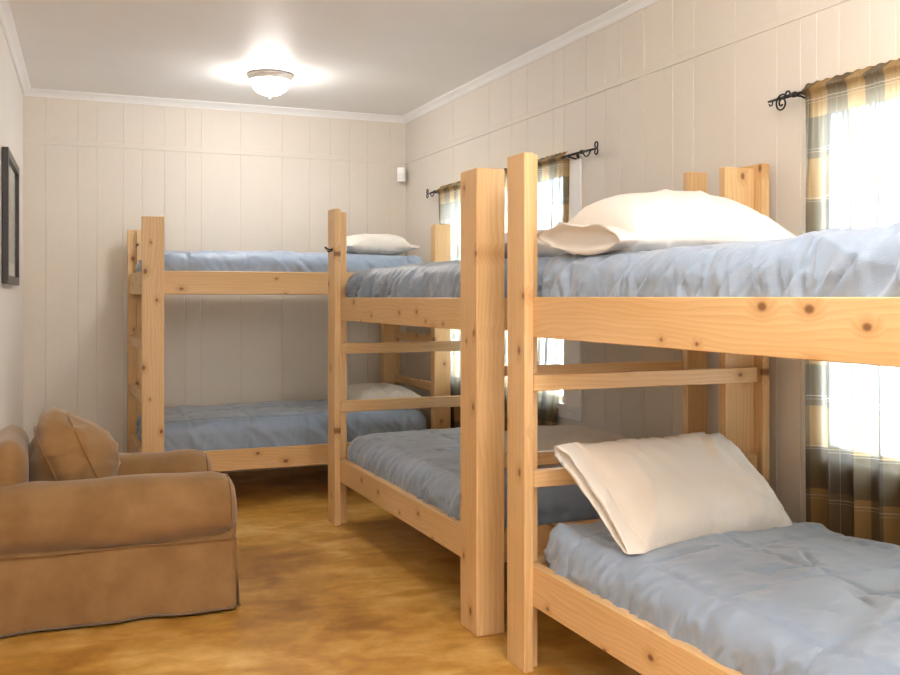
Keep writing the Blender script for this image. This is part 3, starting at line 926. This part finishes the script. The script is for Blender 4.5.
# ------------------------------------------------------------------ curtains, rods
ROD_X, ROD_Z = 2.592, 2.058
def curtain(label, ya, yb, zb, seed, drift):
    """plaid panel gathered on the rod between ya (far) and yb"""
    n = 420
    ln = ya - yb
    full = 1.75
    zs = [2.092, 2.084, 2.076, 2.069, 2.062, 2.055, 2.048, 2.040, 2.028] + list(np.linspace(2.01, zb, 50))
    s = np.linspace(0, 1, n)
    V, UV = [], []
    for z in zs:
        d = max(0.0, 2.058 - z)
        k = min(1.0, d / 0.35)
        amp = 0.008 + 0.019 * k
        ph = 2 * np.pi * (s * ln / 0.105 + 0.35 * noise(s * ln * 2.2, d * 0.35, 0, seed))
        fold = np.sin(ph) * (0.65 + 0.5 * noise(s * ln * 4.2, d * 0.6, 0, seed + 1))
        gather = (1 - k) * 0.004 * np.sin(2 * np.pi * s * ln / 0.023 + 2 * noise(s * ln * 9, 0, 0, seed + 2))
        pocket = -0.011 * math.exp(-((z - ROD_Z) / 0.012) ** 2)
        x = ROD_X - 0.004 + amp * fold * (0.35 + 0.65 * k) + gather + pocket
        y = ya - ln * s + 0.010 * k * np.cos(ph) + drift * (1 - s) * (d / 1.6) ** 1.4 * -1 + 0.004 * noise(s * ln * 5, d * 3, 0, seed + 4)
        y = y + np.where(s > 0.5, drift * 1.6 * (s - 0.5) * 2 * (d / 1.6) ** 1.4, 0)
        zz = z + (0.0025 * np.sin(2 * np.pi * s * ln / 0.05 + 3 * noise(s * ln * 6, 0, 0, seed + 3)) if z > 2.08 else 0)
        ret = np.exp(-(s * ln / 0.022) ** 2) + np.exp(-((1 - s) * ln / 0.022) ** 2)      # both edges turn back to the wall
        x = x + ret * (XW - 0.022 - x) * (1.0 if z < 2.05 else 0.3)
        if z > 2.066: x = x + (XW - 0.026 - x) * min(1.0, (z - 2.066) / 0.024) * 0.85     # the heading leans back to the wall
        V.append(np.stack([np.minimum(x, XW - 0.022), y, np.broadcast_to(zz, (n,))], 1))
        UV.append(np.stack([s * ln * full, np.full(n, 2.09 - z)], 1))
    V, UV = np.concatenate(V), np.concatenate(UV)
    F = [(j * n + i, j * n + i + 1, (j + 1) * n + i + 1, (j + 1) * n + i) for j in range(len(zs) - 1) for i in range(n - 1)]
    o = from_np('curtain', V, F, M_plaid, uv=UV, origin=(ROD_X, (ya + yb) / 2, zb))
    return tag(o, label, 'curtain', 'brown plaid window curtains')
curtain('brown plaid curtain, sunlit, hanging beside the closest bunk', 2.872, 0.95, 0.30, 91, 0.02)
curtain('brown plaid curtain at the far window, seen between the bunk posts', 6.515, 4.665, 0.30, 95, 0.10)

def spiral(c, r0, r1, a0, turns, n=40, sy=1):
    return [(c[0], c[1] + sy * (r0 + (r1 - r0) * k / n) * math.cos(a0 + turns * 2 * math.pi * k / n), c[2] + (r0 + (r1 - r0) * k / n) * math.sin(a0 + turns * 2 * math.pi * k / n)) for k in range(n + 1)]
def rod(label, ya, yb, brackets, kind):
    r = thing('curtain_rod', label, 'curtain rod', (ROD_X, (ya + yb) / 2, ROD_Z), 'wrought iron curtain rods')
    bm = bmesh.new()
    add_tube(bm, [(ROD_X, ya, ROD_Z), (ROD_X, yb, ROD_Z)], 0.0065, 12)
    from_bm('pole', bm, M_iron, r, smooth=True)
    for ye, s in ((ya, 1), (yb, -1)):
        bm = bmesh.new()
        # collar, twisted basket, scroll below the pole and a curled tip
        add_tube(bm, [(ROD_X, ye - s * 0.004, ROD_Z), (ROD_X, ye + s * 0.012, ROD_Z)], 0.011, 12)
        add_tube(bm, [(ROD_X, ye + s * 0.01, ROD_Z), (ROD_X, ye + s * 0.145, ROD_Z - 0.002)], [0.0075, 0.0045], 10)
        if kind == 'scroll':
            c = (ROD_X - 0.006, ye + s * 0.065, ROD_Z - 0.022)
            add_tube(bm, spiral(c, 0.034, 0.006, R(125), -1.75, 48, s), 0.0036, 8)
            c = (ROD_X - 0.004, ye + s * 0.034, ROD_Z + 0.006)
            add_tube(bm, spiral(c, 0.013, 0.011, R(200), -0.6, 16, s), 0.0036, 8)
            add_tube(bm, spiral((ROD_X, ye + s * 0.132, ROD_Z - 0.011), 0.011, 0.008, R(90), 0.75, 18, s), 0.003, 8)
        else:
            for dz in (1, -1):
                c = (ROD_X, ye + s * 0.150, ROD_Z + dz * 0.017)
                add_tube(bm, spiral(c, 0.017, 0.013, R(-90 * dz), 0.9 * dz, 24, s), 0.004, 8)
            pts = [(ROD_X, ye + s * (0.01 + 0.09 * t), ROD_Z - 0.030 * math.sin(math.pi * t) ) for t in np.linspace(0, 1, 14)]
            add_tube(bm, pts, 0.004, 8)
        from_bm('finial', bm, M_iron, r, smooth=True)
    for yk in brackets:
        bm = bmesh.new()
        add_box(bm, (XW - 0.006, yk - 0.009, ROD_Z - 0.040), (XW - 0.001, yk + 0.009, ROD_Z + 0.008), 0.002)
        add_tube(bm, [(XW - 0.004, yk, ROD_Z - 0.02), (XW - 0.03, yk, ROD_Z - 0.016), (ROD_X + 0.006, yk, ROD_Z - 0.010), (ROD_X - 0.006, yk, ROD_Z - 0.011), (ROD_X - 0.012, yk, ROD_Z - 0.002)], 0.0042, 8)
        add_tube(bm, [(XW - 0.010, yk, ROD_Z - 0.01), (XW - 0.012, yk, ROD_Z + 0.004), (XW - 0.010, yk, ROD_Z + 0.012)], 0.0045, 8)
        from_bm('bracket', bm, M_iron, r, smooth=True)
    return r
rod('dark iron curtain rod with one large hanging scroll, above the closest bunk', 2.895, 0.80, (2.872, 1.70, 0.90), 'scroll')
rod('dark iron curtain rod over the far window, with small double curls on its tips', 6.555, 4.475, (6.53, 5.4, 4.60), 'curl')

# ------------------------------------------------------------------ ceiling light
LX, LY = 1.335, 6.25
lamp = thing('ceiling_light', 'lit flush-mount ceiling light with frosted glass bowl', 'ceiling light', (LX, LY, ZC - 0.16))
bm = bmesh.new()
add_lathe(bm, [(0.0, ZC), (0.142, ZC), (0.148, ZC - 0.008), (0.146, ZC - 0.018), (0.138, ZC - 0.026), (0.130, ZC - 0.036), (0.126, ZC - 0.042), (0.10, ZC - 0.042), (0.0, ZC - 0.040)], (LX, LY, 0), 56)
from_bm('rim', bm, M_nickel, lamp, smooth=True)
bm = bmesh.new()
pr = [(0.125, ZC - 0.040)] + [(0.122 * math.cos(R(a)) , ZC - 0.045 - 0.090 * math.sin(R(a))) for a in range(0, 86, 6)] + [(0.004, ZC - 0.135)]
add_lathe(bm, pr, (LX, LY, 0), 56)
from_bm('glass_bowl', bm, M_bowl, lamp, smooth=True)
bm = bmesh.new()
add_lathe(bm, [(0.002, ZC - 0.134), (0.013, ZC - 0.136), (0.012, ZC - 0.142), (0.006, ZC - 0.146), (0.008, ZC - 0.151), (0.006, ZC - 0.157), (0.001, ZC - 0.160)], (LX, LY, 0), 24)
from_bm('finial', bm, M_nickel, lamp, smooth=True)

# ------------------------------------------------------------------ motion sensor in the corner
sens = thing('motion_sensor', 'small white motion sensor in the wall corner', 'motion sensor', (2.59, 7.27, 2.24))
def turned(name, lo, hi, mat, parent, bev, c, ang):
    bm = bmesh.new()
    add_box(bm, lo, hi, bev, 3)
    bm.transform(Matrix.Translation(c) @ Matrix.Rotation(R(ang), 4, 'Z'))
    return from_bm(name, bm, mat, parent)
sc_ = Vector((2.592, 7.268, 2.262))
turned('body', (-0.032, -0.024, -0.056), (0.032, 0.024, 0.056), M_plastic, sens, 0.009, sc_, -35)
turned('lens', (-0.022, -0.029, -0.040), (0.022, -0.022, 0.010), M_lens, sens, 0.004, sc_, -35)
turned('bracket', (-0.014, 0.022, -0.03), (0.014, 0.052, 0.03), M_plastic, sens, 0.003, sc_, -35)

# ------------------------------------------------------------------ framed picture on the left wall
PY0, PY1, PZ0, PZ1 = 5.45, 6.33, 1.368, 2.062
pic = thing('framed_picture', 'black framed picture with white mount hanging on the cream wall', 'picture', (left_x(5.9), 5.9, PZ0))
base = Vector((left_x(PY0), PY0, 0))
def wall_box(name, u0, u1, o0, o1, z0, z1, mat, bev=0.0, bm=None, done=True):
    b = bm or bmesh.new()
    vs0 = set(b.verts)
    add_box(b, (o0, u0, z0), (o1, u1, z1), bev)
    mm = Matrix(((nl.x, dl.x, 0, base.x), (nl.y, dl.y, 0, base.y), (0, 0, 1, 0), (0, 0, 0, 1)))
    bmesh.ops.transform(b, matrix=mm, verts=[v for v in b.verts if v not in vs0])
    return from_bm(name, b, mat, pic) if done else b
w_, fw = PY1 - PY0, 0.045
b = None
for u0, u1, z0, z1 in ((0, fw, PZ0, PZ1), (w_ - fw, w_, PZ0, PZ1), (fw, w_ - fw, PZ1 - fw, PZ1), (fw, w_ - fw, PZ0, PZ0 + fw)):
    b = wall_box('frame', u0, u1, 0.003, 0.034, z0, z1, M_black, 0.002, b, False)
from_bm('frame', b, M_black, pic)
wall_box('mount', fw - 0.004, w_ - fw + 0.004, 0.006, 0.014, PZ0 + fw - 0.004, PZ1 - fw + 0.004, M_mat)
wall_box('print', fw + 0.08, w_ - fw - 0.08, 0.0142, 0.0150, PZ0 + fw + 0.075, PZ1 - fw - 0.075, M_print)
wall_box('glass', fw - 0.003, w_ - fw + 0.003, 0.020, 0.022, PZ0 + fw - 0.003, PZ1 - fw + 0.003, M_pane)
